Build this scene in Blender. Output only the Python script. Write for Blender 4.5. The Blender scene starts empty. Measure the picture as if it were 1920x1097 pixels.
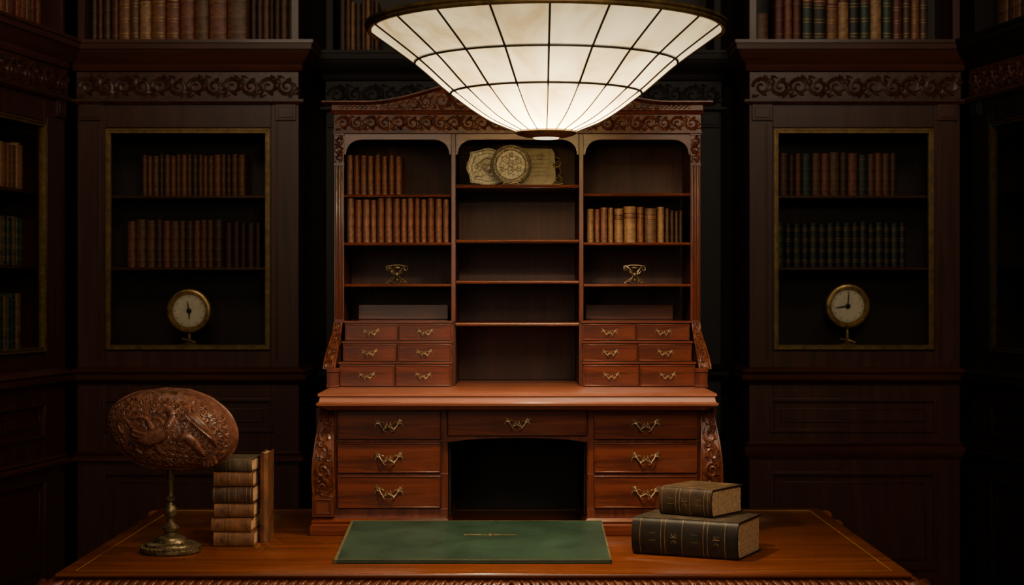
import bpy, bmesh, math, random
from mathutils import Vector, Matrix
random.seed(7)
scene=bpy.context.scene
F=3200.0; CZ=1.287
def X(px,D): return (px-960.0)/F*D
def Z(py,D): return CZ+(548.5-py)/F*D
def lin(r,g,b):
    f=lambda c:(c/255/12.92) if c/255<=0.04045 else ((c/255+0.055)/1.055)**2.4
    return (f(r),f(g),f(b),1)
WO={}
# ------------------------------------------------------------------ materials
def newmat(name):
    m=bpy.data.materials.new(name); m.use_nodes=True
    nt=m.node_tree; b=nt.nodes['Principled BSDF']; return m,nt,b
def wood(name,c1,c2,rough=.35,axis='x',scale=1.0,coat=0.0,bump=.15,sp=(.3,.7)):
    m,nt,b=newmat(name)
    tc=nt.nodes.new('ShaderNodeTexCoord'); mp=nt.nodes.new('ShaderNodeMapping')
    nt.links.new(tc.outputs['Object'],mp.inputs['Vector'])
    s={'x':(1.2,16,16),'z':(16,16,1.2),'y':(16,1.2,16)}[axis]
    mp.inputs['Scale'].default_value=[k*scale for k in s]
    n=nt.nodes.new('ShaderNodeTexNoise'); n.inputs['Scale'].default_value=2.2; n.inputs['Detail'].default_value=8
    n.inputs['Roughness'].default_value=.62; n.inputs['Distortion'].default_value=.9
    nt.links.new(mp.outputs[0],n.inputs['Vector'])
    r=nt.nodes.new('ShaderNodeValToRGB'); r.color_ramp.elements[0].position=sp[0]; r.color_ramp.elements[1].position=sp[1]
    r.color_ramp.elements[0].color=c1; r.color_ramp.elements[1].color=c2
    nt.links.new(n.outputs['Fac'],r.inputs['Fac']); nt.links.new(r.outputs[0],b.inputs['Base Color'])
    b.inputs['Roughness'].default_value=rough; b.inputs['Coat Weight'].default_value=coat; b.inputs['Coat Roughness'].default_value=.12
    b.inputs['Specular IOR Level'].default_value=.4
    bp=nt.nodes.new('ShaderNodeBump'); bp.inputs['Strength'].default_value=bump; bp.inputs['Distance'].default_value=.002
    nt.links.new(n.outputs['Fac'],bp.inputs['Height']); nt.links.new(bp.outputs[0],b.inputs['Normal'])
    return m
def mottled(name,c1,c2,rough=.5,metal=0.0,scale=40,bump=.3,dist=.001,spec=.4):
    m,nt,b=newmat(name)
    tc=nt.nodes.new('ShaderNodeTexCoord')
    n=nt.nodes.new('ShaderNodeTexNoise'); n.inputs['Scale'].default_value=scale; n.inputs['Detail'].default_value=7; n.inputs['Roughness'].default_value=.65
    nt.links.new(tc.outputs['Object'],n.inputs['Vector'])
    r=nt.nodes.new('ShaderNodeValToRGB'); r.color_ramp.elements[0].position=.35; r.color_ramp.elements[1].position=.68
    r.color_ramp.elements[0].color=c1; r.color_ramp.elements[1].color=c2
    nt.links.new(n.outputs['Fac'],r.inputs['Fac']); nt.links.new(r.outputs[0],b.inputs['Base Color'])
    b.inputs['Roughness'].default_value=rough; b.inputs['Metallic'].default_value=metal; b.inputs['Specular IOR Level'].default_value=spec
    bp=nt.nodes.new('ShaderNodeBump'); bp.inputs['Strength'].default_value=bump; bp.inputs['Distance'].default_value=dist
    nt.links.new(n.outputs['Fac'],bp.inputs['Height']); nt.links.new(bp.outputs[0],b.inputs['Normal'])
    return m
M={}
M['sec_h']=wood('mahogany_horizontal',lin(66,27,18),lin(132,62,38),.27,'x',1.3,.35,.06)
M['sec_v']=wood('mahogany_vertical',lin(68,28,18),lin(126,59,37),.3,'z',1.3,.25,.06)
M['sec_in']=wood('shaded_mahogany_interior',lin(54,23,14),lin(90,42,26),.5,'z',.8)  # desk wood darkened for the hutch interior; shade is in the colour
M['sec_top']=wood('mahogany_worktop',lin(148,82,60),lin(194,122,92),.3,'x',1.0,.3)
M['carve']=mottled('carved_mahogany',lin(74,34,23),lin(130,70,46),.32,0,60,.3)
M['shell']=mottled('carved_red_wood',lin(82,45,34),lin(144,92,70),.34,0,90,.5,.001,.5)
M['table']=wood('polished_table_wood',lin(84,39,19),lin(150,78,38),.2,'x',.7,.5,.03,(.2,.8))
M['dark']=wood('dark_mahogany',lin(50,25,18),lin(74,39,27),.38,'z',.6,.08)
M['darkh']=wood('dark_mahogany_rail',lin(58,29,20),lin(86,46,32),.34,'x',.6,.1)
M['darkcarve']=mottled('dark_carved_mahogany',lin(46,25,18),lin(88,50,36),.34,0,50,.3)
M['shade_wood']=wood('shade_black_wood',lin(14,8,6),lin(22,13,10),.6,'z',.6,.0)  # wood darkened to near-black so that its colour carries the shade
M['deep_wood']=wood('shadowed_interior_wood',lin(26,13,9),lin(42,22,15),.5,'z',.6,.0)  # darker wood for the case backs, interior shade put into the colour
M['inlay']=mottled('inlay_line',lin(176,128,58),lin(212,160,80),.4,.3,60,.1)
M['brass']=mottled('aged_brass',lin(130,104,64),lin(204,174,118),.34,.7,60,.25)
M['handleb']=mottled('pale_aged_brass',lin(134,112,80),lin(214,190,146),.32,.7,120,.3)
M['frame']=mottled('gilt_frame',lin(98,76,42),lin(142,114,64),.42,.55,40,.3)
M['frame_shaded']=mottled('shaded_gilt_frame',lin(52,40,22),lin(76,60,32),.5,.4,40,.3)  # darker copy of the gilt, with the far-right shade in its colour
M['bronze']=mottled('dark_bronze',lin(76,63,44),lin(146,126,92),.38,.7,90,.4)
M['rim']=mottled('bronze_rim',lin(88,70,42),lin(140,112,70),.4,.5,30,.3)
M['came']=mottled('lead_came',lin(40,31,22),lin(60,48,36),.5,.5,60,.2)
M['silver']=mottled('tarnished_silver',lin(110,100,78),lin(222,212,184),.38,.35,200,.6)
M['gold']=mottled('gold_tooling',lin(140,106,58),lin(190,152,92),.45,.5,90,.2)
M['dullgold']=mottled('worn_gold_tooling',lin(106,80,48),lin(156,120,72),.5,.3,90,.2)
M['page']=mottled('paper_edge',lin(196,148,104),lin(240,200,152),.85,0,120,.4)
M['card']=mottled('aged_card',lin(170,158,128),lin(212,200,168),.8,0,60,.2)
M['green']=mottled('green_leather',lin(34,56,45),lin(62,90,73),.46,0,9,.45)
M['greenedge']=mottled('worn_leather_edge',lin(88,80,54),lin(132,116,80),.6,0,80,.3)
M['dial']=mottled('clock_dial',lin(214,202,176),lin(236,228,206),.6,0,20,.05)
M['black']=mottled('black_enamel',lin(18,14,12),lin(30,24,20),.4,0,20,.05)
M['wallm']=mottled('dark_wall',lin(20,11,9),lin(28,16,12),.7,0,6,.2)
M['floorm']=wood('floor_boards',lin(42,22,14),lin(70,38,24),.4,'y',.5,.1)
M['cord']=mottled('dark_metal_rod',lin(40,32,24),lin(66,52,38),.4,.8,40,.1)
LE={}
def leather(k,c1,c2,rough=.48,sc=55): LE[k]=mottled('leather_'+k,c1,c2,rough,0,sc,.45,.0015)
leather('rose_brown',lin(98,56,42),lin(166,112,86))
leather('red_brown',lin(88,44,31),lin(144,86,62))
leather('tan',lin(116,80,50),lin(178,134,90))
leather('brown',lin(70,44,28),lin(122,82,54))
leather('dark_brown',lin(46,30,21),lin(86,57,39))
leather('maroon',lin(66,26,20),lin(110,49,38))
leather('dark_green',lin(24,38,30),lin(50,66,50))
leather('olive',lin(62,47,33),lin(134,106,76),.6,26)
leather('black_green',lin(18,15,13),lin(44,35,27),.5,30)
leather('dark_olive',lin(34,24,17),lin(74,54,37),.55,30)
leather('grey_olive',lin(44,37,29),lin(100,83,64),.6,26)
leather('umber',lin(90,52,30),lin(144,90,54))
leather('worn_tan',lin(74,43,25),lin(138,88,54),.55,30)
m=bpy.data.materials.new('thin_window_glass'); m.use_nodes=True; nt=m.node_tree; nt.nodes.clear()
o=nt.nodes.new('ShaderNodeOutputMaterial'); mx=nt.nodes.new('ShaderNodeMixShader'); t=nt.nodes.new('ShaderNodeBsdfTransparent'); g=nt.nodes.new('ShaderNodeBsdfGlossy')
g.inputs['Roughness'].default_value=.05; t.inputs['Color'].default_value=(.93,.92,.9,1); mx.inputs[0].default_value=.02
nt.links.new(t.outputs[0],mx.inputs[1]); nt.links.new(g.outputs[0],mx.inputs[2]); nt.links.new(mx.outputs[0],o.inputs[0]); M['glass']=m
m=bpy.data.materials.new('alabaster_glass'); m.use_nodes=True; nt=m.node_tree; nt.nodes.clear()
o=nt.nodes.new('ShaderNodeOutputMaterial'); tr=nt.nodes.new('ShaderNodeBsdfTranslucent'); df=nt.nodes.new('ShaderNodeBsdfDiffuse'); em=nt.nodes.new('ShaderNodeEmission')
tc=nt.nodes.new('ShaderNodeTexCoord'); n=nt.nodes.new('ShaderNodeTexNoise'); n.inputs['Scale'].default_value=5; n.inputs['Detail'].default_value=7; n.inputs['Distortion'].default_value=1.8
nt.links.new(tc.outputs['Object'],n.inputs['Vector'])
r=nt.nodes.new('ShaderNodeValToRGB'); r.color_ramp.elements[0].position=.32; r.color_ramp.elements[1].position=.66
r.color_ramp.elements[0].color=(.50,.38,.19,1); r.color_ramp.elements[1].color=(.94,.84,.57,1)
nt.links.new(n.outputs['Fac'],r.inputs['Fac'])
for q in (tr,df,em): nt.links.new(r.outputs[0],q.inputs['Color'])
em.inputs['Strength'].default_value=.42
m1=nt.nodes.new('ShaderNodeMixShader'); m1.inputs[0].default_value=.25
nt.links.new(tr.outputs[0],m1.inputs[1]); nt.links.new(df.outputs[0],m1.inputs[2])
ad=nt.nodes.new('ShaderNodeAddShader'); nt.links.new(m1.outputs[0],ad.inputs[0]); nt.links.new(em.outputs[0],ad.inputs[1]); nt.links.new(ad.outputs[0],o.inputs[0]); M['shade']=m
def emis(name,col,s):
    m=bpy.data.materials.new(name); m.use_nodes=True; nt=m.node_tree; nt.nodes.clear()
    o=nt.nodes.new('ShaderNodeOutputMaterial'); e=nt.nodes.new('ShaderNodeEmission'); e.inputs['Color'].default_value=col; e.inputs['Strength'].default_value=s
    nt.links.new(e.outputs[0],o.inputs[0]); return m
M['bulb']=emis('lit_bulb',(1,.8,.5,1),680)
M['diff']=emis('lit_diffuser',(1,.76,.46,1),2.0)

# ------------------------------------------------------------------ mesh builder
class MB:
    def __init__(s): s.v=[]; s.f=[]; s.m=[]
    def add(s,vs,fs,mi=0):
        o=len(s.v); s.v+= [tuple(p) for p in vs]
        for f in fs: s.f.append([i+o for i in f]); s.m.append(mi)
    def box(s,x0,x1,y0,y1,z0,z1,mi=0):
        if x0>x1:x0,x1=x1,x0
        if z0>z1:z0,z1=z1,z0
        if y0>y1:y0,y1=y1,y0
        s.add([(x0,y0,z0),(x1,y0,z0),(x1,y1,z0),(x0,y1,z0),(x0,y0,z1),(x1,y0,z1),(x1,y1,z1),(x0,y1,z1)],
              [(3,2,1,0),(4,5,6,7),(0,1,5,4),(1,2,6,5),(2,3,7,6),(3,0,4,7)],mi)
    def P(s,ax,a,b,c): return {'y':(a,c,b),'x':(c,a,b),'z':(a,b,c)}[ax]
    def prism(s,poly,y0,y1,mi=0,ax='y'):
        n=len(poly)
        vs=[s.P(ax,a,b,y0) for a,b in poly]+[s.P(ax,a,b,y1) for a,b in poly]
        fs=[list(range(n)),list(range(2*n-1,n-1,-1))]+[(i,i+n,(i+1)%n+n,(i+1)%n) for i in range(n)]
        s.add(vs,fs,mi)
    def strip(s,outer,inner,y0,y1,mi=0,ax='y'):
        n=len(outer)
        vs=[]
        for c in (y0,y1):
            vs+=[s.P(ax,a,b,c) for a,b in outer]+[s.P(ax,a,b,c) for a,b in inner]
        fs=[]
        for i in range(n-1):
            fs.append((i,i+1,n+i+1,n+i)); fs.append((2*n+i,3*n+i,3*n+i+1,2*n+i+1))
            fs.append((i,2*n+i,2*n+i+1,i+1)); fs.append((n+i,n+i+1,3*n+i+1,3*n+i))
        fs.append((0,n,3*n,2*n)); fs.append((n-1,3*n-1,4*n-1,2*n-1))
        s.add(vs,fs,mi)
    def mould(s,x0,x1,yf,yb,prof,mi=0):
        vs=[];fs=[]
        for p,z in prof: vs+=[(x0-p,yf-p,z),(x1+p,yf-p,z),(x1+p,yb,z),(x0-p,yb,z)]
        k=len(prof)
        for i in range(k-1):
            for j in range(4):
                fs.append((4*i+j,4*i+(j+1)%4,4*i+4+(j+1)%4,4*i+4+j))
        fs.append((3,2,1,0)); fs.append((4*k-4,4*k-3,4*k-2,4*k-1))
        s.add(vs,fs,mi)
    def tube(s,pts,rad,n=6,mi=0,flat=None):
        pts=[Vector(p) for p in pts]; k=len(pts)
        if not isinstance(rad,(list,tuple)): rad=[rad]*k
        vs=[];fs=[];prev=None
        for i,p in enumerate(pts):
            t=(pts[min(i+1,k-1)]-pts[max(i-1,0)])
            if t.length<1e-9: t=Vector((0,0,1))
            t.normalize()
            if prev is None:
                ref=Vector((0,1,0)) if abs(t.y)<.9 else Vector((1,0,0))
                nrm=t.cross(ref).normalized()
            else:
                nrm=(prev-t*prev.dot(t))
                nrm=nrm.normalized() if nrm.length>1e-6 else t.orthogonal().normalized()
            prev=nrm; b=t.cross(nrm)
            for j in range(n):
                a=2*math.pi*j/n
                vs.append(p+(nrm*math.cos(a)+b*math.sin(a))*max(rad[i],1e-5))
        for i in range(k-1):
            for j in range(n): fs.append((i*n+j,i*n+(j+1)%n,(i+1)*n+(j+1)%n,(i+1)*n+j))
        fs.append(list(range(n-1,-1,-1))); fs.append([(k-1)*n+j for j in range(n)])
        s.add(vs,fs,mi)
    def ball(s,c,r,n=10,m=7,mi=0):
        if not isinstance(r,(tuple,list)): r=(r,r,r)
        vs=[(c[0],c[1],c[2]-r[2])]
        for i in range(1,m):
            ph=-math.pi/2+math.pi*i/m
            for j in range(n):
                a=2*math.pi*j/n; vs.append((c[0]+r[0]*math.cos(ph)*math.cos(a),c[1]+r[1]*math.cos(ph)*math.sin(a),c[2]+r[2]*math.sin(ph)))
        vs.append((c[0],c[1],c[2]+r[2])); fs=[]
        for j in range(n): fs.append((0,1+(j+1)%n,1+j))
        for i in range(m-2):
            for j in range(n): fs.append((1+i*n+j,1+i*n+(j+1)%n,1+(i+1)*n+(j+1)%n,1+(i+1)*n+j))
        t=len(vs)-1;b=1+(m-2)*n
        for j in range(n): fs.append((b+j,b+(j+1)%n,t))
        s.add(vs,fs,mi)
    def lathe(s,prof,c=(0,0,0),n=32,mi=0,ax='z',closed=False):
        vs=[];fs=[];k=len(prof)
        for r,h in prof:
            for j in range(n):
                a=2*math.pi*j/n; x=r*math.cos(a); y=r*math.sin(a)
                vs.append((c[0]+x,c[1]+y,c[2]+h) if ax=='z' else (c[0]+x,c[1]-h,c[2]+y))
        for i in range(k-1):
            for j in range(n): fs.append((i*n+j,i*n+(j+1)%n,(i+1)*n+(j+1)%n,(i+1)*n+j))
        if closed:
            for j in range(n): fs.append(((k-1)*n+j,(k-1)*n+(j+1)%n,(j+1)%n,j))
        else:
            if prof[0][0]>1e-4: fs.append(list(range(n-1,-1,-1)))
            if prof[-1][0]>1e-4: fs.append([(k-1)*n+j for j in range(n)])
        s.add(vs,fs,mi)
    def ring(s,x0,x1,z0,z1,w,y0,y1,mi=0):
        O=[(x0,z0),(x1,z0),(x1,z1),(x0,z1)]; I=[(x0+w,z0+w),(x1-w,z0+w),(x1-w,z1-w),(x0+w,z1-w)]
        for i in range(4):
            j=(i+1)%4; s.prism([O[i],O[j],I[j],I[i]],y0,y1,mi)
def empty(name,loc,rotz=0,parent=None,**kw):
    e=bpy.data.objects.new(name,None); e.empty_display_size=.05
    scene.collection.objects.link(e); e.rotation_euler=(0,0,rotz)
    if parent is None: e.location=loc
    else: e.parent=parent; e.location=Vector(loc)-WO[parent.name]
    WO[e.name]=Vector((0,0,0)) if (rotz or kw.pop('local',False)) else Vector(loc)
    kw.pop('local',None)
    for k,v in kw.items(): e[k]=v
    return e
def fin(mb,name,mats,parent=None,bevel=0,ang=35,origin=None,**kw):
    vs=mb.v
    if origin is None:
        xs=[v[0] for v in vs]; ys=[v[1] for v in vs]; zs=[v[2] for v in vs]
        o=Vector(((min(xs)+max(xs))/2,(min(ys)+max(ys))/2,min(zs)))
    else: o=Vector(origin)
    me=bpy.data.meshes.new(name); me.from_pydata([(v[0]-o.x,v[1]-o.y,v[2]-o.z) for v in vs],[],mb.f)
    if not isinstance(mats,(list,tuple)): mats=[mats]
    for q in mats: me.materials.append(q)
    me.polygons.foreach_set('material_index',mb.m)
    bm=bmesh.new(); bm.from_mesh(me); bmesh.ops.recalc_face_normals(bm,faces=bm.faces); bm.to_mesh(me); bm.free()
    me.shade_smooth(); me.set_sharp_from_angle(angle=math.radians(ang))
    ob=bpy.data.objects.new(name,me); scene.collection.objects.link(ob)
    if parent is not None:
        ob.parent=parent; ob.location=o-WO[parent.name]
    else: ob.location=o
    WO[ob.name]=o
    if bevel:
        b=ob.modifiers.new('bevel','BEVEL'); b.width=bevel; b.segments=2; b.limit_method='ANGLE'; b.angle_limit=math.radians(50)
    for k,v in kw.items(): ob[k]=v
    return ob
# ------------------------------------------------------------------ carving
def spiral(cx,cy,r0,s,a0,turns=1.35,n=22,r1=.12):
    pts=[]
    for i in range(n):
        t=i/(n-1); a=a0+s*2*math.pi*turns*t; r=r0*(1-t)**.8*(1-r1)+r0*r1
        pts.append((cx+r*math.cos(a),cy+r*math.sin(a)))
    return pts
def scrolls(L,H,dens=1.0,rt=.07):
    n=max(1,round(L/(H*.95)*dens)); p=L/n; out=[]
    for i in range(n):
        s=1 if i%2 else -1; cx=(i+.5)*p; cy=H/2; r0=min(p,H)*.47
        out.append((spiral(cx,cy,r0,s,math.pi),H*rt*1.15,H*rt*.7))
        out.append((spiral(cx+p*.5,cy-s*H*.22,r0*.42,-s,math.pi*.5*s,1.1,14),H*rt*.9,H*rt*.5))
        for k in range(5):
            a=math.pi+s*(.35+k*.95); 
            q=[(cx+r0*(1.0-.35*t)*math.cos(a+s*t*.9),cy+r0*(1.0-.35*t)*math.sin(a+s*t*.9)+0) for t in (0,.3,.6,1)]
            out.append((q,H*rt*1.2,H*rt*.3))
        out.append(([(cx-p*.5,cy+s*H*.42),(cx-p*.3,cy+s*H*.44),(cx-p*.12,cy+s*H*.36)],H*rt*1.1,H*rt*.3))
        out.append(([(cx+p*.1,cy-s*H*.46),(cx+p*.3,cy-s*H*.4),(cx+p*.45,cy-s*H*.25)],H*rt*1.1,H*rt*.3))
    return out
def lay(mb,strokes,mp,mi=0,n=5):
    for pts,ra,rb in strokes:
        k=len(pts); mb.tube([mp(*p) for p in pts],[ra+(rb-ra)*i/(k-1) for i in range(k)],n,mi)
# ------------------------------------------------------------------ books
def book_mesh(name,kind,bands=4,gold=2,label=False):
    w,h,d=.034,.22,.14; mb=MB(); t=.0025; b=w*.28
    arc=[(-w/2*math.cos(math.pi*i/8),-b*math.sin(math.pi*i/8)) for i in range(9)]
    ia=[(-(w/2-t)*math.cos(math.pi*i/8),.003-b*.9*math.sin(math.pi*i/8)) for i in range(9)]
    mb.strip([(-w/2,d)]+arc+[(w/2,d)],[(-w/2+t,d)]+ia+[(w/2-t,d)],0,h,0,'z')
    mb.box(-w/2+t,w/2-t,.002,d-.004,.003,h-.004,1)
    def arcband(z0,z1,e,mi):
        a=[(-(w/2+e*.3)*math.cos(math.pi*i/8),-(b+e)*math.sin(math.pi*i/8)) for i in range(9)]
        mb.prism(a+[(w/2,.003),(-w/2,.003)],z0,z1,mi,'z')
    for i in range(bands):
        z=h*(.14+.72*i/(max(1,bands-1))); arcband(z-.0025,z+.0025,.0016,0)
        if gold: arcband(z+.0045,z+.006,.0005,2); 
        if gold>1: arcband(z-.006,z-.0045,.0005,2)
    arcband(.003,.007,.0008,0); arcband(h-.007,h-.003,.0008,0)
    if label:
        z0=h*(.14+.72*(bands-2)/(bands-1))+.009; z1=h*(.14+.72)-.009
        arcband(z0,z1,.0004,3)
        for q in (.3,.5,.7):
            zz=z0+(z1-z0)*q; arcband(zz-.0012,zz+.0012,.0007,2)
    ob=fin(mb,'proto',[LE[kind],M['page'],M['gold'] if gold>1 else M['dullgold'],LE['maroon'] if kind!='maroon' else LE['dark_green']],ang=40,origin=(0,0,0))
    me=ob.data; bpy.data.objects.remove(ob); me.name='book'
    return me
PROTO={}
def proto(kind,bands=4,gold=1,label=False):
    k=(kind,bands,gold,label)
    if k not in PROTO: PROTO[k]=book_mesh('book',*k)
    return PROTO[k]
class Fr:
    def __init__(s,x,y,a=0): s.x=x;s.y=y;s.a=a
    def w(s,lx,ly): c=math.cos(s.a);n=math.sin(s.a); return (s.x+lx*c-ly*n, s.y+lx*n+ly*c)
WORLD=Fr(0,0,0)
COLN={'rose_brown':'rose brown','red_brown':'reddish brown','tan':'tan','brown':'brown','dark_brown':'dark brown','maroon':'maroon','dark_green':'dark green','olive':'olive','umber':'golden brown','black_green':'greenish black'}
def row(fr,x0,x1,z,y,h0,h1,n,kinds,group,where,depth=.14,gold=1,label=False,jit=.25,lean=0,bands=4):
    ws=[1+random.uniform(-jit,jit) for _ in range(n)]; S=sum(ws); x=x0
    for i,wi in enumerate(ws):
        w=(x1-x0)*wi/S; k=kinds[i%len(kinds)] if isinstance(kinds,list) else random.choice(kinds)
        p=proto(k,bands,gold,label and random.random()<.6)
        o=bpy.data.objects.new('book',p); h=random.uniform(h0,h1)
        o.scale=((w-.0012)/.0355,depth*random.uniform(.93,1)/.14,h/.22)
        wx,wy=fr.w(x+w/2,y+random.uniform(0,.004)); o.location=(wx,wy,z+.0003); o.rotation_euler=(0,0,fr.a)
        o['label']='%s leather book standing %s'%(COLN[k],where); o['category']='book'; o['group']=group
        scene.collection.objects.link(o); x+=w
# ------------------------------------------------------------------ ROOM
def struct(name,b,mat):
    mb=MB(); mb.box(*b); o=fin(mb,name,mat); o['kind']='structure'; o['label']=name.split('_')[0]+' of the dark panelled library'; return o
struct('floor',(-2.9,2.9,-1.5,7.8,-.05,0),M['floorm'])
struct('ceiling',(-2.9,2.9,-1.5,7.8,3.1,3.15),M['wallm'])
struct('wall_back',(-2.9,2.9,7.7,7.8,0,3.1),M['wallm'])
struct('wall_left',(-2.9,-2.8,-1.5,7.7,0,3.1),M['wallm'])
struct('wall_right',(2.8,2.9,-1.5,7.7,0,3.1),M['wallm'])
struct('wall_front',(-2.8,2.8,-1.5,-1.4,0,3.1),M['wallm'])
# ------------------------------------------------------------------ BOOKCASES
ZB=lambda py: Z(py,7.0)
def bookcase(fr,Wd,d0,d1,midy=832,glazed=True,label='',shelves=(367,503),mats=('dark','darkh','darkcarve'),carve=True,fm='frame'):
    e=empty('bookcase',(fr.x,fr.y,0),fr.a,local=True,label=label,category='bookcase')
    WO[e.name]=Vector((0,0,0)); md,mh,mc=[M[q] for q in mats]
    t=.03; D=.34
    mb=MB()
    mb.box(.002,Wd-.002,.02,D,0.001,ZB(712))
    def rp(z0,z1):
        mb.box(d0-.005,d1+.005,.006,.03,z0,z1)
        mb.ring(d0-.012,d1+.012,z0-.012,z1+.012,.014,-.008,.02)
        mb.ring(d0+.03,d1-.03,z0+.03,z1-.03,.006,.0,.02)
        mb.box(d0+.036,d1-.036,.002,.02,z0+.036,z1-.036)
    zt=ZB(712); zA0,zA1=ZB(805),ZB(752); zB0,zB1=.16,ZB(890); 
    mb.box(0,d0,0,.02,0.001,zt); mb.box(d1,Wd,0,.02,0.001,zt)
    mb.box(d0,d1,0,.02,zA1,zt); mb.box(d0,d1,0,.02,zB1,zA0); mb.box(d0,d1,0,.02,0.001,zB0)
    rp(zA0,zA1); rp(zB0,zB1)
    z0=ZB(692); z1=ZB(132)
    mb.box(0,t,.02,D,z0,z1); mb.box(Wd-t,Wd,.02,D,z0,z1); mb.box(t,Wd-t,D-.02,D,z0,z1)
    mb.box(t,Wd-t,.02,D-.02,ZB(655),ZB(650)-.0); mb.box(t,Wd-t,.02,D-.02,ZB(240),ZB(236))
    mb.box(0,d0,0,.02,z0,z1); mb.box(d1,Wd,0,.02,z0,z1)
    mb.box(d0,d1,0,.02,z0,ZB(658)); mb.box(d0,d1,0,.02,ZB(239),z1)
    for bx in (0.01,Wd-.01-.085): 
        mb.box(bx,bx+.085,-.012,0,ZB(226),ZB(196)); mb.box(bx+.012,bx+.073,-.017,-.01,ZB(221),ZB(201))
    mb.box(d0-.03,d0-.022,-.006,0,ZB(672),ZB(232)); mb.box(d1+.022,d1+.03,-.006,0,ZB(672),ZB(232))
    zT=ZB(78); zC=2.86
    mb.box(0,t,.0,D,zT,zC); mb.box(Wd-t,Wd,.0,D,zT,zC); mb.box(0,Wd,0,D,zC,zC+.04)
    mb.mould(0,Wd,0,D,[(0,zC+.04),(.03,zC+.06),(.05,zC+.1),(.05,zC+.12)])
    fin(mb,'body',md,e,.0015)
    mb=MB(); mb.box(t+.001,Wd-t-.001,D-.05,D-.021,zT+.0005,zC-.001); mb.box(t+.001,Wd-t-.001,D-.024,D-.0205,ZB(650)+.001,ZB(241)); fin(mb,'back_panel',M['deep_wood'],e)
    mb=MB()
    mb.mould(0,Wd,0,.03,[(0,ZB(862)),(.008,ZB(856)),(.02,ZB(midy+14)),(.02,ZB(midy+8)),(.006,ZB(midy+4)),(.014,ZB(midy)),(0,ZB(midy-4))])
    fin(mb,'dado_moulding',mh,e)
    mb=MB()
    mb.mould(0,Wd,0,D,[(0,ZB(722)),(.012,ZB(716)),(.03,ZB(712)),(.034,ZB(706)),(.034,ZB(703)),(.02,ZB(701)),(.03,ZB(697)),(.012,ZB(692)),(0,ZB(688))])
    fin(mb,'waist_moulding',mh,e)
    mb=MB()
    mb.mould(0,Wd,0,D,[(0,ZB(136)),(.012,ZB(133)),(.018,ZB(126)),(.014,ZB(122)),(.028,ZB(114)),(.045,ZB(103)),(.05,ZB(96)),(.058,ZB(95)),(.06,ZB(85)),(.066,ZB(84)),(.066,ZB(78))])
    fin(mb,'cornice',mh,e)
    mb=MB()
    mb.box(.0,Wd,-.012,.0,ZB(189),ZB(136)); mb.mould(0,Wd,0,.02,[(0.012,ZB(196)),(.022,ZB(191)),(.022,ZB(187)),(.012,ZB(186))])
    H=ZB(142)-ZB(184)
    if carve: lay(mb,scrolls(Wd-.02,H,1.15,.075),lambda u,v:(u+.01,-.014,ZB(184)+v))
    fin(mb,'carved_frieze',mc,e)
    if glazed:
        for s in shelves:
            mb=MB(); mb.box(t+.002,Wd-t-.002,.05,D-.026,ZB(s+3),ZB(s-2)); fin(mb,'shelf',mh,e,.001)
        dr=MB(); dr.ring(d0,d1,ZB(657),ZB(240),.006,-.004,.02)
        door=fin(dr,'door',md,e,.001)
        mb=MB(); a0,a1,b0,b1=d0+.004,d1-.004,ZB(655),ZB(242)
        mb.ring(a0,a1,b0,b1,.006,-.014,.01); mb.ring(a0+.006,a1-.006,b0+.006,b1-.006,.007,-.008,.01); mb.ring(a0+.013,a1-.013,b0+.013,b1-.013,.005,-.012,.01)
        f=fin(mb,'door_frame',M[fm],door,.001,label='narrow gilt moulded frame')
        mb=MB(); mb.box(a0+.017,a1-.017,.0,.003,b0+.017,b1-.017); fin(mb,'glass_pane',M['glass'],door)
    else:
        mb=MB(); k=3 if d1-d0>1 else 1
        for i in range(k):
            q0=d0+(d1-d0)*i/k+.01; q1=d0+(d1-d0)*(i+1)/k-.01
            mb.box(q0,q1,.0,.018,ZB(656),ZB(241)); mb.ring(q0+.05,q1-.05,ZB(640),ZB(258),.014,-.01,.0)
        fin(mb,'door',md,e,.0015)
    return e
zS1=ZB(364.5); zS2=ZB(500.5); zFl=ZB(650)+.0005; zTop=ZB(77.8)
XL=lambda px:(px-960)/F*7.0
fl=Fr(XL(145),7.0); WL=XL(560)-XL(145)
bookcase(fl,WL,XL(198)-XL(145),XL(508)-XL(145),850,label='dark mahogany bookcase with gilt-framed glass door and carved frieze')
L=lambda px:XL(px)-XL(145)
row(fl,L(254),L(452),zS1,.12,.165,.175,18,['brown','umber','brown','dark_brown','brown','umber'],'books on the upper glazed shelf of the bookcase beside the pendant lamp','behind glass on upper bookcase shelf',gold=2)
row(fl,L(226),L(408),zS2,.12,.19,.2,12,['red_brown','brown','brown','dark_brown'],'books on the lower glazed shelf of the bookcase beside the pendant lamp','behind glass on lower bookcase shelf',gold=1)
row(fl,L(409),L(478),zS2,.17,.185,.2,5,['dark_brown'],'dark books at the end of the glazed shelf','at shadowed end of lower bookcase shelf',gold=0)
row(fl,L(160),L(214),zTop,.1,.2,.23,4,['dark_brown','maroon'],'books on top of the bookcase','on top ledge of bookcase',gold=1)
row(fl,L(216),L(332),zTop,.06,.24,.27,5,['umber','brown','tan','umber','red_brown'],'books on top of the bookcase','on top ledge of bookcase',gold=2,label=True)
row(fl,L(333),L(460),zTop,.05,.26,.29,4,['red_brown','brown','red_brown','brown'],'large books on top of the bookcase','on top ledge of bookcase',gold=1)
row(fl,L(462),L(545),zTop,.12,.24,.26,7,['dark_brown','dark_brown','brown'],'books on top of the bookcase','on top ledge of bookcase',gold=0)
frr=Fr(XL(1405),7.0); WR=XL(1800)-XL(1405); R=lambda px:XL(px)-XL(1405)
bookcase(frr,WR,R(1449),R(1751),832,label='dark mahogany bookcase with gilt-framed glass door and raised lower panels')
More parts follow.
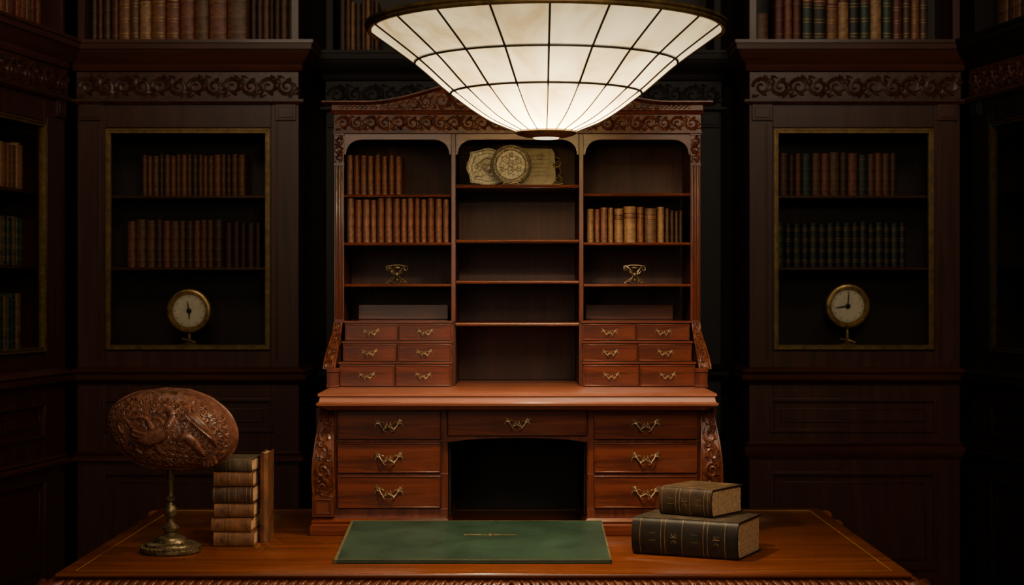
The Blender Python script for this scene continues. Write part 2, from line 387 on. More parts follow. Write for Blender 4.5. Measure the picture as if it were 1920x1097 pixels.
row(frr,R(1470),R(1694),zS1,.12,.17,.185,14,['brown','dark_brown','red_brown','dark_green','brown','red_brown'],'books on the upper glazed shelf of the far bookcase','behind glass on upper bookcase shelf',gold=1)
row(frr,R(1464),R(1712),zS2,.12,.18,.19,16,['dark_green','black_green'],'green set of books on the lower glazed shelf','behind glass on lower bookcase shelf',gold=2,jit=.06)
row(frr,R(1420),R(1446),zTop,.08,.12,.13,1,['brown'],'books on the ledge of the far bookcase','on top ledge of bookcase')
row(frr,R(1457),R(1508),zTop,.07,.24,.27,3,['maroon','red_brown'],'books on the ledge of the far bookcase','on top ledge of bookcase',gold=1)
row(frr,R(1509),R(1660),zTop,.07,.24,.28,7,['dark_green','black_green','umber','tan','black_green','dark_green','tan'],'books on the ledge of the far bookcase','on top ledge of bookcase',gold=2,label=True)
row(frr,R(1661),R(1748),zTop,.07,.23,.27,5,['dark_green','maroon','dark_brown','umber','dark_brown'],'books on the ledge of the far bookcase','on top ledge of bookcase',gold=2)
fc=Fr(XL(562)+.075,7.3); WC=XL(1403)-XL(562)-.15
bookcase(fc,WC,.14,WC-.14,832,glazed=False,label='panelled cupboard wall behind the secretary desk, coloured near-black for shadow',mats=('shade_wood','shade_wood','shade_wood'))  # shadow behind the desk is put into the wood colour
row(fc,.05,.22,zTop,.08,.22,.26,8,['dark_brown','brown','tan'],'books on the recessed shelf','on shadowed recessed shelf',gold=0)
A=math.atan2(.64,.103)
fs=Fr(XL(130),6.93,A)
fs.x-=1.6*math.cos(A); fs.y-=1.6*math.sin(A)
bookcase(fs,1.6,.25,1.40,850,label='dark mahogany side bookcase with gilt glass door along the wall')
GS='books in the side bookcase'
row(fs,.35,1.325,zS1,.055,.165,.18,28,['umber','brown','tan','red_brown'],GS,'in side bookcase behind glass')
row(fs,.35,1.325,zS2,.055,.18,.19,28,['dark_green','olive','dark_green'],GS,'in side bookcase behind glass',gold=2)
row(fs,.35,1.31,zFl,.055,.2,.22,26,['dark_green','olive','dark_green'],GS,'on the bottom of side bookcase')
row(fs,.3,1.5,zTop,.06,.22,.27,28,['red_brown','brown','maroon','red_brown'],'books on top of the side bookcase','on ledge of side bookcase')
fq=Fr(XL(1814),6.93,-A)
bookcase(fq,1.6,.19,1.3,832,label='dark mahogany side bookcase, shadow put into its colour, gilt door frame',mats=('shade_wood','shade_wood','darkcarve'),fm='frame_shaded')  # near-black wood and darkened gilt carry this bookcase's shadow as colour
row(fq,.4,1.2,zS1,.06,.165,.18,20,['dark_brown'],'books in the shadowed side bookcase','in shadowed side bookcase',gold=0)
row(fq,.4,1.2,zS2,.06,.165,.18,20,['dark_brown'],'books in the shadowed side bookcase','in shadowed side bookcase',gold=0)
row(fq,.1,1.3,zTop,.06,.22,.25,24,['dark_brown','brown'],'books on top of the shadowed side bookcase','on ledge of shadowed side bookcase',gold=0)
def clock(px,py,hands,label):
    D=7.09; x=X(px,D); zc=Z(py,D); r=42/F*D; z0=zFl
    e=empty('clock',(x,D,z0),label=label,category='clock')
    mb=MB(); mb.lathe([(0,-.035),(r*.8,-.035),(r*.98,-.02),(r,0),(r*1.0,.012),(r*.95,.02),(r*.88,.022),(r*.84,.014),(r*.8,.016),(r*.76,.012),(r*.73,.002),(0,.002)],(x,D,zc),40,0,'y'); fin(mb,'bezel',M['brass'],e)
    mb=MB(); mb.lathe([(0,.003),(r*.72,.003),(r*.72,.005),(0,.005)],(x,D,zc),40,0,'y')
    for i in range(60):
        a=i*math.pi/30; rr=r*.69; l=r*(.1 if i%5==0 else .05); w=.0012 if i%5==0 else .0005
        c,s=math.cos(a),math.sin(a)
        mb.add([(x+c*rr-s*w,D-.0056,zc+s*rr+c*w),(x+c*rr+s*w,D-.0056,zc+s*rr-c*w),(x+c*(rr-l)+s*w,D-.0056,zc+s*(rr-l)-c*w),(x+c*(rr-l)-s*w,D-.0056,zc+s*(rr-l)+c*w)],[(0,1,2,3)],1)
    fin(mb,'dial',[M['dial'],M['black']],e)
    mb=MB(); mb.ball((x,D-.008,zc),(r*.12,.004,r*.12)); fin(mb,'hub',M['black'],e)
    for a,l in hands:
        mb=MB(); a=math.radians(90-a); mb.tube([(x-math.cos(a)*r*.12,D-.009,zc-math.sin(a)*r*.12),(x+math.cos(a)*r*l*.6,D-.009,zc+math.sin(a)*r*l*.6),(x+math.cos(a)*r*l,D-.009,zc+math.sin(a)*r*l)],[.0022,.003,.0006],6)
        fin(mb,'hand',M['black'],e)
    mb=MB(); mb.lathe([(.0,0),(.045,0),(.045,.004),(.03,.008),(.012,.014),(.008,.02),(.012,.026),(.007,.032),(.007,max(.036,zc-r-z0+.004))],(x,D,z0),24)
    mb.tube([(x+.03,D-.02,z0+.014),(x+.015,D-.02,z0+.02),(x,D-.018,z0+.026),(x,D-.008,z0+.03)],.0045); mb.tube([(x-.03,D,z0+.03),(x-.012,D,z0+.026),(x,D,z0+.02)],.003)
    fin(mb,'stand',M['brass'],e)
clock(355,583,[(350,.45),(178,.4)],'round brass clock with pale dial standing behind bookcase glass')
clock(1589,574,[(4,.68),(262,.6)],'round brass clock with white dial and black hands behind glass')
# ------------------------------------------------------------------ TABLE
TZ=.76; TF=3.2; TB=4.16; TX0=X(103,3.2); TX1=X(1710,3.2)
tab=empty('table',((TX0+TX1)/2,(TF+TB)/2,0),label='polished reddish-brown wooden table with inlaid edge and carved apron',category='table')
mb=MB(); mb.mould(TX0,TX1,TF,TB,[(-.006,TZ-.0125),(-.003,TZ-.010),(0,TZ-.007),(.0,TZ-.003),(-.002,TZ)])
fin(mb,'table_top',M['table'],tab,ang=60)
mb=MB()
w=.0016;q=.03
for (x0,x1,y0,y1) in ((TX0+q,TX1-q,TF+q,TF+q+w),(TX0+q,TX1-q,TB-q,TB-q+w),(TX0+q,TX0+q+w,TF+q,TB-q),(TX1-q-w,TX1-q,TF+q,TB-q)):
    mb.box(x0,x1,y0,y1,TZ-.0005,TZ+.0003)
fin(mb,'inlay',M['inlay'],tab,label='thin golden inlay line')
mb=MB()
mb.mould(TX0,TX1,TF,TB,[(-.012,TZ-.14),(-.01,TZ-.06),(.0,TZ-.05),(.010,TZ-.040),(.015,TZ-.030),(.008,TZ-.018),(-.006,TZ-.0126)])
Lx=TX1-TX0
def bez(P,n=9):
    out=[]
    for i in range(n):
        t=i/(n-1); out.append(tuple((1-t)**3*P[0][m]+3*t*(1-t)**2*P[1][m]+3*t*t*(1-t)*P[2][m]+t**3*P[3][m] for m in (0,1,2)))
    return out
def lobe(P,Q,R_,S_,r=.0055): mb.tube(bez([P,Q,R_,S_]),[r*(.25+.75*math.sin(math.pi*min(1,(i+.6)/8.6))) for i in range(9)],8)
n=92
for k in range(n):
    x=TX0+(k+.5)*Lx/n; s=1 if x>0 else -1
    lobe((x-s*.008,TF-.002,TZ-.014),(x-s*.002,TF-.026,TZ-.018),(x+s*.010,TF-.028,TZ-.034),(x+s*.010,TF-.006,TZ-.048))
    mb.tube(bez([(x-s*.002,TF-.008,TZ-.014),(x+s*.004,TF-.024,TZ-.018),(x+s*.012,TF-.026,TZ-.028),(x+s*.008,TF-.020,TZ-.040)]),[.0010,.0016,.002,.0022,.0022,.002,.0018,.0014,.0008],6)
    mb.ball((x+s*.009,TF-.010,TZ-.050),(.004,.004,.004),7,5)
for k in range(54):
    y=TF+(k+.5)*(TB-TF)/54
    for sx,xx in ((-1,TX0),(1,TX1)):
        lobe((xx+sx*.002,y-.008,TZ-.014),(xx+sx*.026,y-.002,TZ-.018),(xx+sx*.028,y+.010,TZ-.034),(xx+sx*.006,y+.010,TZ-.048))
lay(mb,scrolls(Lx-.1,.07,1,.08),lambda u,v:(TX0+.05+u,TF+.009,TZ-.135+v))
fin(mb,'carved_apron',M['carve'],tab,ang=60)
for sx,xx in ((1,TX0),(-1,TX1)):
    for sy,yy in ((1,TF),(-1,TB)):
        mb=MB(); cx=xx+sx*.03; cy=yy+sy*.03
        mb.tube([(cx-sx*.03,cy-sy*.03,TZ-.02),(cx-sx*.045,cy-sy*.045,TZ-.06),(cx-sx*.03,cy-sy*.03,TZ-.18),(cx,cy,TZ-.35),(cx+sx*.01,cy+sy*.01,.2),(cx-sx*.005,cy-sy*.005,.06),(cx-sx*.02,cy-sy*.02,.012)],[.03,.045,.042,.028,.02,.022,.03],14)
        mb.ball((cx-sx*.02,cy-sy*.02,.0225),(.036,.036,.022),14,8)
        for a in range(7):
            mb.tube([(cx-sx*(.06),cy-sy*.06,TZ-.03-.012*a),(cx-sx*.085+.004*a*sx,cy-sy*.06,TZ-.04-.014*a),(cx-sx*.055,cy-sy*.085,TZ-.05-.014*a)],[.004,.008,.003],6)
        fin(mb,'leg',M['carve'],tab)
# ------------------------------------------------------------------ SECRETARY
SXc=X(970,3.69)
sec=empty('secretary_desk',(SXc,3.95,TZ),label='carved mahogany secretary desk with open shelves standing on polished table',category='secretary desk')
D0=3.69; DB=4.2
mir=lambda p:1940-p
def handle_mesh():
    mb=MB(); w=.028; n=32
    zz=lambda t:-.0035-.0055*math.sin(math.pi*t)**2+.0095*t**4
    mb.tube([(t*w*.80,-.006-.006*math.cos(t*math.pi/2),zz(t)) for t in [-1+2*i/n for i in range(n+1)]],[.0011+.0011*math.sin(math.pi*abs(-1+2*i/n))**2 for i in range(n+1)],8)
    for s in (-1,1):
        sp=spiral(s*w*.80,.006,.0052,-s,math.pi/2,1.3,18)
        mb.tube([(a,-.005,b) for a,b in sp],[.0015-.0006*i/17 for i in range(18)],7)
        mb.ball((s*w*.80,-.004,.006),(.0022,.004,.0022),8,6)
        def arc(pts,ra,rb):
            P=[]; 
            for i in range(9):
                t=i/8; P.append(tuple((1-t)**2*pts[0][m]+2*t*(1-t)*pts[1][m]+t*t*pts[2][m] for m in (0,1,2)))
            mb.tube(P,[ra+(rb-ra)*i/8 for i in range(9)],6)
        arc([(s*w*.66,-.007,.003),(s*w*.5,-.010,.010),(s*w*.34,-.009,.002)],.0015,.0005)
        arc([(s*w*.94,-.003,.007),(s*w*1.12,-.004,.010),(s*w*.98,-.004,.0155)],.0015,.0005)
        arc([(s*w*.94,-.003,.003),(s*w*1.1,-.004,.001),(s*w*1.08,-.004,-.006)],.0013,.0005)
        arc([(s*w*.44,-.012,-.0095),(s*w*.34,-.012,-.0165),(s*w*.18,-.012,-.012)],.0015,.0005)
        arc([(s*w*.30,-.012,-.007),(s*w*.22,-.012,.001),(s*w*.08,-.012,.003)],.0013,.0005)
        arc([(0,-.012,-.003),(s*.006,-.012,.002),(s*.003,-.012,.0065)],.0013,.0005)
        mb.ball((s*w*.42,-.012,-.0105),(.0028,.0026,.0024),8,6)
    mb.ball((0,-.012,-.0035),(.0026,.003,.0032),10,6)
    ob=fin(mb,'proto',M['handleb'],ang=50,origin=(0,0,0)); me=ob.data; bpy.data.objects.remove(ob); me.name='handle'; return me
HP=handle_mesh()
def drawer(x0,x1,z0,z1,y,hs,mat=None,tilt=0):
    mb=MB(); mb.box(x0,x1,y,y+.012,z0,z1)
    mb.ring(x0,x1,z0,z1,.003,-.002+y,y)
    o=fin(mb,'drawer',mat or M['sec_h'],sec,.0008)
    h=bpy.data.objects.new('handle',HP); h.scale=(hs,hs,hs); h.parent=o; h.location=Vector(((x0+x1)/2,y,(z0+z1)/2))-WO[o.name]; h.rotation_euler=(0,random.uniform(-.06,.06),0); h['label']='ornate brass drop handle'
    scene.collection.objects.link(h); return o
for a,b in ((583,843),(mir(843),mir(583))):
    mb=MB(); x0,x1=X(a,D0)+.006,X(b,D0)-.006
    mb.mould(x0,x1,D0+.008,DB-.04,[(.006,TZ+.0005),(.008,TZ+.004),(.008,TZ+.022),(.004,TZ+.026),(.006,TZ+.031),(0,TZ+.038)])
    fin(mb,'plinth',M['sec_h'],sec)
DL=3.722; zb=TZ+.038; zl=Z(766,3.70)
mb=MB()
for s in (0,1):
    a,b=(622,840) if not s else (mir(840),mir(622))
    mb.box(X(a,DL),X(b,DL),DL,DB-.04,zb,zl)
    for (p,q) in ((762,768),(824,829.5),(887,892),(953,974)):
        mb.box(X(a,DL),X(b,DL),DL-.006,DL,Z(q,DL),Z(p,DL))
    for (p,q) in ((626,632),(827,838)):
        if s: p,q=mir(q),mir(p)
        mb.box(X(p,DL),X(q,DL),DL-.0055,DL,zb,zl)
mb.box(X(838,DL),X(1102,DL),DL,DB-.04,Z(820,DL),zl)
mb.box(X(838,DL),X(1102,DL),DL-.006,DL,Z(768,DL),zl)
poly=[(X(838,DL),Z(817,DL)),(X(1102,DL),Z(817,DL)),(X(1102,DL),Z(829,DL)),(X(1090,DL),Z(828,DL))]
for i in range(13):
    t=i/12; px=1085-(1085-855)*t; py=827-6*math.sin(math.pi*t)**.6; poly.append((X(px,DL),Z(py,DL)))
poly+=[(X(850,DL),Z(828,DL)),(X(838,DL),Z(829,DL))]
mb.prism(poly,DL-.006,DL+.015)
fin(mb,'lower_carcass',M['sec_v'],sec,.0008)
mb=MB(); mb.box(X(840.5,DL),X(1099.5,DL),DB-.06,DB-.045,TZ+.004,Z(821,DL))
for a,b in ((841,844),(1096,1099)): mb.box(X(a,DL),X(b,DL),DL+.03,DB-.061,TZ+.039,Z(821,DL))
fin(mb,'kneehole_back',M['shade_wood'],sec,label='kneehole back board coloured near-black for its shade')  # back board and side sheets whose dark colour stands for kneehole shade
Dd=DL-.012
for s in (0,1):
    a,b=(633,826) if not s else (mir(826),mir(633))
    for (p,q) in ((769.5,823),(830.5,886.5),(892.5,952.5)):
        drawer(X(a,Dd),X(b,Dd),Z(q,Dd),Z(p,Dd),Dd,1.0)
drawer(X(840,Dd),X(1100,Dd),Z(816.5,Dd),Z(769.5,Dd),Dd,.92)
def bracket(s,zt,zb_,fo,fi,yf,yb,name):
    mb=MB(); n=24; vs=[];fs=[]
    for i in range(n+1):
        t=i/n; z=zt+(zb_-zt)*t; a,b=fo(t),fi(t)
        if s: a,b=(2*SXc-b),(2*SXc-a)
        y=yf(t); vs+=[(a,y,z),(b,y,z),(b,yb,z),(a,yb,z)]
    for i in range(n):
        for j in range(4): fs.append((4*i+j,4*i+(j+1)%4,4*i+4+(j+1)%4,4*i+4+j))
    fs+=[(0,1,2,3),(4*n+3,4*n+2,4*n+1,4*n)]
    mb.add(vs,fs)
    H=abs(zt-zb_); Wm=abs(fi(.5)-fo(.5))
    def mp(u,v):
        t=min(1,max(0,u/H)); a,b=fo(t),fi(t); m=.12
        if s: a,b=(2*SXc-b),(2*SXc-a)
        return (a+(b-a)*(m+(1-2*m)*v/Wm),yf(t)-.0015,zt+(zb_-zt)*t)
    lay(mb,scrolls(H,Wm,1,.1),mp)
    for q in (0,1):
        pts=[]
        for i in range(n+1):
            t=i/n;a,b=fo(t),fi(t)
            if s: a,b=(2*SXc-b),(2*SXc-a)
            pts.append(((a if q else b),yf(t),zt+(zb_-zt)*t))
        mb.tube(pts,.0024,6)
    fin(mb,name,M['carve'],sec)
e1=lambda t: .5-.5*math.cos(math.pi*t)
for s in (0,1):
    bracket(s,zl,Z(930,3.69),lambda t:X(602-15*math.sin(t*math.pi*.62)**1.2,3.7),lambda t:X(624+3*t,3.7),lambda t:3.716-.034*math.sin(math.pi*min(1,t*1.05)*.75)**1,DL+.03,'corner_bracket')
    mb=MB(); a,b=(585,626) if not s else (mir(626),mir(585))
    mb.box(X(a,3.69),X(b,3.69),3.69,3.76,Z(970,3.69),Z(930,3.69)); mb.ring(X(a,3.69)+.006,X(b,3.69)-.006,Z(964,3.69),Z(936,3.69),.003,3.687,3.69)
    mb.box(X(a,3.69)+.002,X(b,3.69)-.006,3.745,DB-.04,TZ+.038,zl-.002)
    fin(mb,'corner_block',M['sec_v'],sec,.001)
SZ=Z(737,3.645)
mb=MB()
x0,x1=X(600,3.66),X(mir(600),3.66)
mb.mould(x0+.004,x1-.004,3.66,DB-.02,[(-.012,zl-.0015),(-.004,zl+.002),(.0,zl+.006),(.010,zl+.009),(.012,zl+.014),(.006,zl+.017),(.004,SZ-.010),(.008,SZ-.007),(.008,SZ-.002),(.004,SZ)])
fin(mb,'desk_top',M['sec_top'],sec,ang=50)
DU=3.93; D3=3.88; D2=3.905
zcap=Z(603,DU); ztopi=Z(247,DU)
mb=MB()
xa,xb=X(627,DU),X(mir(627),DU)
mb.box(xa,xa+.016,DU,DB,SZ,Z(213,DU)); mb.box(xb-.016,xb,DU,DB,SZ,Z(213,DU))
mb.box(xa,xb,DB-.012,DB,SZ,Z(213,DU))
mb.box(xa,xb,DU+.004,DB,Z(250,DU),Z(213,DU))
for p,q in ((846,854.5),(mir(854.5),mir(846))):
    mb.box(X(p,DU),X(q,DU),DU,DB-.012,SZ,Z(249,DU))
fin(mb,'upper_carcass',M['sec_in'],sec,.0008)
for s in (0,1):
    mb=MB(); a,b=(627,645) if not s else (mir(645),mir(627))
    A0,B0=X(a,DU-.008),X(b,DU-.008)
    mb.box(A0,B0,DU-.008,DU,Z(605,DU),Z(249,DU))
    for k in range(3):
        xx=A0+(B0-A0)*(k+.8)/3.6; mb.tube([(xx,DU-.008,Z(598,DU)),(xx,DU-.0095,Z(590,DU)),(xx,DU-.0095,Z(318,DU)),(xx,DU-.008,Z(311,DU))],.0024,8)
    lay(mb,scrolls(.058,B0-A0-.003,1,.12),lambda u,v:(A0+.0015+v,DU-.009,Z(305,DU)+u))
    mb.box(A0-.001,B0+.001,DU-.011,DU,Z(311,DU),Z(307,DU)); mb.box(A0-.001,B0+.001,DU-.011,DU,Z(254,DU),Z(249,DU))
    fin(mb,'pilaster',M['sec_v'],sec)
bays=[(645,846),(854.5,mir(854.5)),(mir(846),mir(645))]
for p,q in bays:
    mb=MB(); Dq=DU-.004
    low=[(p,290),(p+4,290)]
    for i in range(1,9):
        t=i/8*math.pi/2; low.append((p+4+30*(1-math.cos(t)),290-28*math.sin(t)**.85))
    low+=[(a,b) for a,b in [((p+q)/2,262)]]
    low+=[(p+q-a,b) for a,b in low[:-1][::-1]]
    up=[(a,247) for a,b in low]
    mb.strip([(X(a,Dq),Z(b,Dq)) for a,b in up],[(X(a,Dq),Z(b,Dq)) for a,b in low],DU-.004,DU+.006)
    fin(mb,'arched_rail',M['sec_h'],sec,.0006)
for p,q in ((846,854.5),(mir(854.5),mir(846))):
    mb=MB(); mb.box(X(p,DU),X(q,DU),DU-.004,DU-.0002,zcap,Z(249,DU)); fin(mb,'divider_edge',M['sec_v'],sec,.0008)
def shelf(p,q,py,th=5,front=DU+.004):
    mb=MB(); x0,x1=X(p,DU)+.0008,X(q,DU)-.0008
    zt=Z(py-th/2,front); mb.box(x0,x1,front,DB-.013,zt-th*.00122,zt)
    mb.tube([(x0,front,zt-th*.0006),(x1,front,zt-th*.0006)],th*.00058,8)
    fin(mb,'shelf',M['sec_h'],sec); return zt
zl1=shelf(645,846,367); zl2=shelf(645,846,457); zl3=shelf(645,846,535)
zr1=shelf(mir(846),mir(645),365); zr2=shelf(mir(846),mir(645),457); zr3=shelf(mir(846),mir(645),535)
zc1=shelf(854.5,mir(854.5),349,6); shelf(854.5,mir(854.5),452,6); shelf(854.5,mir(854.5),529,6); shelf(854.5,mir(854.5),608,7,DU-.01)
for s in (0,1):
    mb=MB()
    rows=[(DU-.005,646,849,603,641),(D2,642,848,641,680),(D3,636,847,680,730)]
    for Dk,p,q,yt,yb_ in rows:
        if s: p,q=mir(q),mir(p)
        zb2=SZ if yb_==730 else Z(yb_,Dk)
        mb.box(X(p,Dk),X(q,Dk),Dk+.003,DB-.013,zb2,Z(yt,Dk)-.002)
        mb.box(X(p-1,Dk),X(q+1,Dk),Dk-.006,DB-.0135,Z(yt+2,Dk)-.001,Z(yt-1.5,Dk))
        if yb_!=730: mb.box(X(p,Dk),X(q,Dk),Dk-.001,Dk+.004,zb2,zb2+.002)
    fin(mb,'drawer_block',M['sec_h'],sec,.0006)
    for Dk,p,q,yt,yb_ in rows:
        if s: p,q=mir(q),mir(p)
        m_=(p+q)/2; top=Z(yt+4.5,Dk); bot=(SZ+.002) if yb_==730 else Z(yb_-3,Dk)
        drawer(X(p+2,Dk),X(m_-1.5,Dk),bot,top,Dk-.008+.0,.6); drawer(X(m_+1.5,Dk),X(q-2,Dk),bot,top,Dk-.008,.6)
    a,b=(672,840) if not s else (1098,1262)
    mb=MB(); mb.box(X(a,4.10),X(b,4.10),4.10,4.112,Z(603-1.5,DU-.005)+.001,Z(571,4.10)); fin(mb,'letter_rail',M['sec_h'],sec,.001)
    bracket(s,Z(604,DU),Z(692,3.86),lambda t:X(628,DU)-.006*t-.012*e1(t),lambda t:X(645,DU)-.004-.010*t,lambda t:DU-.012-.065*e1(t),DU+.02,'side_bracket')
    mb=MB(); a,b=X(613,3.86),X(636,3.86)
    if s: a,b=2*SXc-b,2*SXc-a
    mb.box(a,b,3.85,DU+.02,SZ,Z(692,3.86)); mb.box(a-.001,b+.001,3.847,3.9,Z(698,3.86),Z(690,3.86)); mb.box(a-.001,b+.001,3.847,3.9,SZ,SZ+.006)
    fin(mb,'corner_block',M['sec_v'],sec,.001)
mb=MB(); Df=DU-.012
mb.box(xa,xb,Df,DU+.01,Z(247,Df),Z(212,Df)); mb.box(xa-.002,xb+.002,Df-.004,DU,Z(250,Df),Z(246,Df))
h=Z(217,Df)-Z(245,Df); lay(mb,scrolls(xb-xa-.01,h,1,.085),lambda u,v:(xa+.005+u,Df-.001,Z(245,Df)+v))
fin(mb,'carved_frieze',M['carve'],sec)
mb=MB(); mb.mould(xa,xb,Df,DB,[(0,Z(215,Df)),(.004,Z(214,Df)),(.008,Z(209,Df)),(.006,Z(207,Df))]); fin(mb,'cornice',M['sec_h'],sec)
def pedy(px):
    d=abs(px-970)
    if d>285: return 191
    t=1-d/285; return 191-46*(.5-.5*math.cos(math.pi*min(1,t*1.15)))
mb=MB(); Dp=DU-.014
up=[(X(px,Dp),Z(pedy(px)+2,Dp)) for px in range(622,1322,8)]; lo=[(X(px,Dp),Z(208,Dp)) for px in range(622,1322,8)]
mb.strip(up,lo,Dp,Dp+.02)
xs=[605+ (1335-605)*i/90 for i in range(91)]
vs=[];fs2=[]
for px in xs:
    x=X(px,Dp); z=Z(pedy(px),Dp)
    vs+=[(x,Dp-.022,z+.0005),(x,Dp-.022,z-.0025),(x,Dp-.012,z-.005),(x,Dp-.005,z-.007),(x,Dp+.03,z-.007),(x,Dp+.03,z+.0005)]
for i in range(90):
    for j in range(6): fs2.append((6*i+j,6*i+(j+1)%6,6*i+6+(j+1)%6,6*i+6+j))
fs2+=[tuple(range(6)),tuple(540+j for j in range(5,-1,-1))]
mb.add(vs,fs2)
px=640; cnt=0
while px<1300:
    hh=206-pedy(px)-6
    if hh>10:
        cx=px+hh*.5; cnt+=1
        hh2=206-pedy(min(cx,1340))-7; cy=206-hh2/2
        s=1 if cnt%2 else -1
        st=[]
        st.append((spiral(0,0,hh2*.48,s,math.pi,1.6,28),hh2*.075,hh2*.045))
        for k in range(7):
            a=math.pi+s*k*.9; rr=hh2*.5
            st.append(([(rr*1.02*math.cos(a),rr*1.02*math.sin(a)),(rr*.8*math.cos(a+s*.5),rr*.8*math.sin(a+s*.5)),(rr*.52*math.cos(a+s*.8),rr*.52*math.sin(a+s*.8))],hh2*.085,hh2*.02))
        st.append((spiral(hh2*.5,-s*hh2*.28,hh2*.17,-s,0,1.2,14),hh2*.05,hh2*.03))
        k_=Dp/F
        lay(mb,[([(u,v) for u,v in p],a*k_,b*k_) for p,a,b in st],lambda u,v:(X(cx+u,Dp),Dp-.0015,Z(cy+v,Dp)))
        px+=max(12,hh2*.95)
    else:
        lay(mb,[(spiral(0,0,4.5,1,math.pi,1,12),.0013,.0008)],lambda u,v:(X(px+u,Dp),Dp-.001,Z(202+v,Dp))); px+=9
fin(mb,'pediment',M['carve'],sec,ang=40)
kk=['rose_brown','red_brown','rose_brown','rose_brown','red_brown']
row(WORLD,X(650,3.97),X(754,3.97),zl1+.0003,3.955,.088,.092,8,kk,'books on the upper shelf of the secretary','on upper shelf of secretary desk',depth=.13,gold=1,jit=.12)
row(WORLD,X(651,3.97),X(844,3.97),zl2+.0003,3.955,.098,.104,14,kk,'books on the second shelf of the secretary','in row on second secretary shelf',depth=.13,gold=1,jit=.12)
row(WORLD,X(1100,3.97),X(1150,3.97),zr2+.0003,3.955,.076,.082,4,['tan','rose_brown','rose_brown'],'mixed books on the secretary shelf','on secretary desk shelf',depth=.13,jit=.2)
row(WORLD,X(1150.5,3.97),X(1245,3.97),zr2+.0003,3.955,.076,.084,5,['tan','tan','umber','brown','tan'],'mixed books on the secretary shelf','on secretary desk shelf',depth=.13,gold=2,label=True,jit=.3)
row(WORLD,X(1245.5,3.97),X(1281,3.97),zr2+.0003,3.975,.072,.08,4,['brown','dark_brown'],'mixed books on the secretary shelf','on secretary desk shelf',depth=.12)
def ornament(px,z):
    D=3.96; x=X(px,D); mb=MB(); m=.001
    def T(pts,ra,rb): 
        k=len(pts); mb.tube([(x+a*m,D+c*m,z+b*m) for a,b,c in pts],[(ra+(rb-ra)*i/(k-1))*m*.72 for i in range(k)],7)
    for s in (-1,1):
        T([(s*26,40,0),(s*20,43,0),(s*12,36,-3),(s*6,26,-4),(s*3,20,-3),(s*8,13,-3),(s*15,9,-2),(s*20,5,0),(s*24,2.6,0)],2.4,2.8)
        T([(a,b,0) for a,b in spiral(s*22,36,6,s,math.pi/2,1.2,14)],2,1.3)
        T([(a,b,-2) for a,b in spiral(s*13,9,6,-s,0,1.2,14)],2,1.3)
        T([(a,b,-4) for a,b in spiral(s*9,30,5,-s,0,1.1,12)],1.8,1.2)
        T([(s*4,22,-4),(s*11,26,-6),(s*15,31,-6)],2.4,1)
        T([(s*16,9,0),(s*12,3,10),(s*14,1.5,14)],2,1.5)
    mb.ball((x,D-.003,z+.022),(.006,.005,.007),10,7); mb.ball((x,D-.002,z+.038),(.009,.005,.0035),10,7); mb.ball((x,D-.002,z+.010),(.006,.005,.004),10,7)
    T([(-24,41,0),(-8,44,0),(8,44,0),(24,41,0)],2,2)
    fin(mb,'ornament',M['bronze'],label='small scrolled bronze ornament standing on secretary shelf',category='ornament',group='bronze ornaments on the secretary shelves')
ornament(744,zl3-.0003); ornament(1190,zr3-.0003)
Dm=3.965
e=empty('commemorative_plate',(X(958,Dm),Dm,zc1),label='round embossed silver plate propped upright on secretary shelf',category='plate')
cx,cz=X(958,Dm),zc1+38.5/F*Dm; r=38/F*Dm
mb=MB(); mb.lathe([(0,-.004),(r*.8,-.004),(r,0),(r,.003),(r*.95,.006),(r*.9,.004),(r*.84,.0005),(r*.78,.001),(r*.74,.003),(r*.7,.0015),(0,.0022)],(cx,Dm,cz),48,0,'y')
for k in range(40):
    a=k*math.pi/20; mb.ball((cx+r*.84*math.cos(a),Dm-.0025,cz+r*.84*math.sin(a)),.0014,6,4)
st=[]
for (u,v,q,s) in ((-.3,.25,.2,1),(.32,.2,.18,-1),(0,-.3,.2,1),(-.02,.05,.14,-1),(.38,-.22,.12,1),(-.42,-.2,.12,-1),(.02,.5,.12,1)):
    st.append((spiral(u*r,v*r,q*r,s,1+u*3,1.3,18),r*.025,r*.018))
    for k in range(5): 
        a=k*1.3+u; st.append(([(u*r+q*r*math.cos(a),v*r+q*r*math.sin(a)),(u*r+q*r*1.4*math.cos(a+.3),v*r+q*r*1.4*math.sin(a+.3))],r*.03,r*.008))
lay(mb,st,lambda u,v:(cx+u,Dm-.0028,cz+v)); fin(mb,'plate',M['silver'],e)
mb=MB(); mb.tube([(cx-.02,Dm-.006,zc1+.002),(cx-.012,Dm-.008,zc1+.008),(cx,Dm-.005,zc1+.004),(cx+.012,Dm-.008,zc1+.008),(cx+.02,Dm-.006,zc1+.002)],.002,6); mb.box(cx-.018,cx+.018,Dm+.006,Dm+.03,zc1+.0005,zc1+.004); fin(mb,'easel',M['bronze'],e)
mb=MB(); Dt=4.005; cx,cz=X(915,Dt),zc1+.0450; 
P=[]
for i in range(72):
    a=2*math.pi*i/72; rr=1+.05*math.cos(8*a)+.025*math.cos(16*a)
    c,s=math.cos(a),math.sin(a); P.append((cx+.046*rr*abs(c)**.6*(1 if c>0 else -1),cz+.040*rr*abs(s)**.6*(1 if s>0 else -1)))
mb.prism(P,Dt,Dt+.004); mb.tube([(a,Dt-.001,b) for a,b in P]+[(P[0][0],Dt-.001,P[0][1])],.0022,6)
P2=[(cx+(a-cx)*.78,cz+(b-cz)*.78) for a,b in P]; mb.tube([(a,Dt-.001,b) for a,b in P2]+[(P2[0][0],Dt-.001,P2[0][1])],.0014,6)
lay(mb,scrolls(.062,.05,1,.03),lambda u,v:(cx-.031+u,Dt-.001,cz-.025+v))
lay(mb,scrolls(.062,.025,1,.05),lambda u,v:(cx-.031+u,Dt-.001,cz-.0125+v))
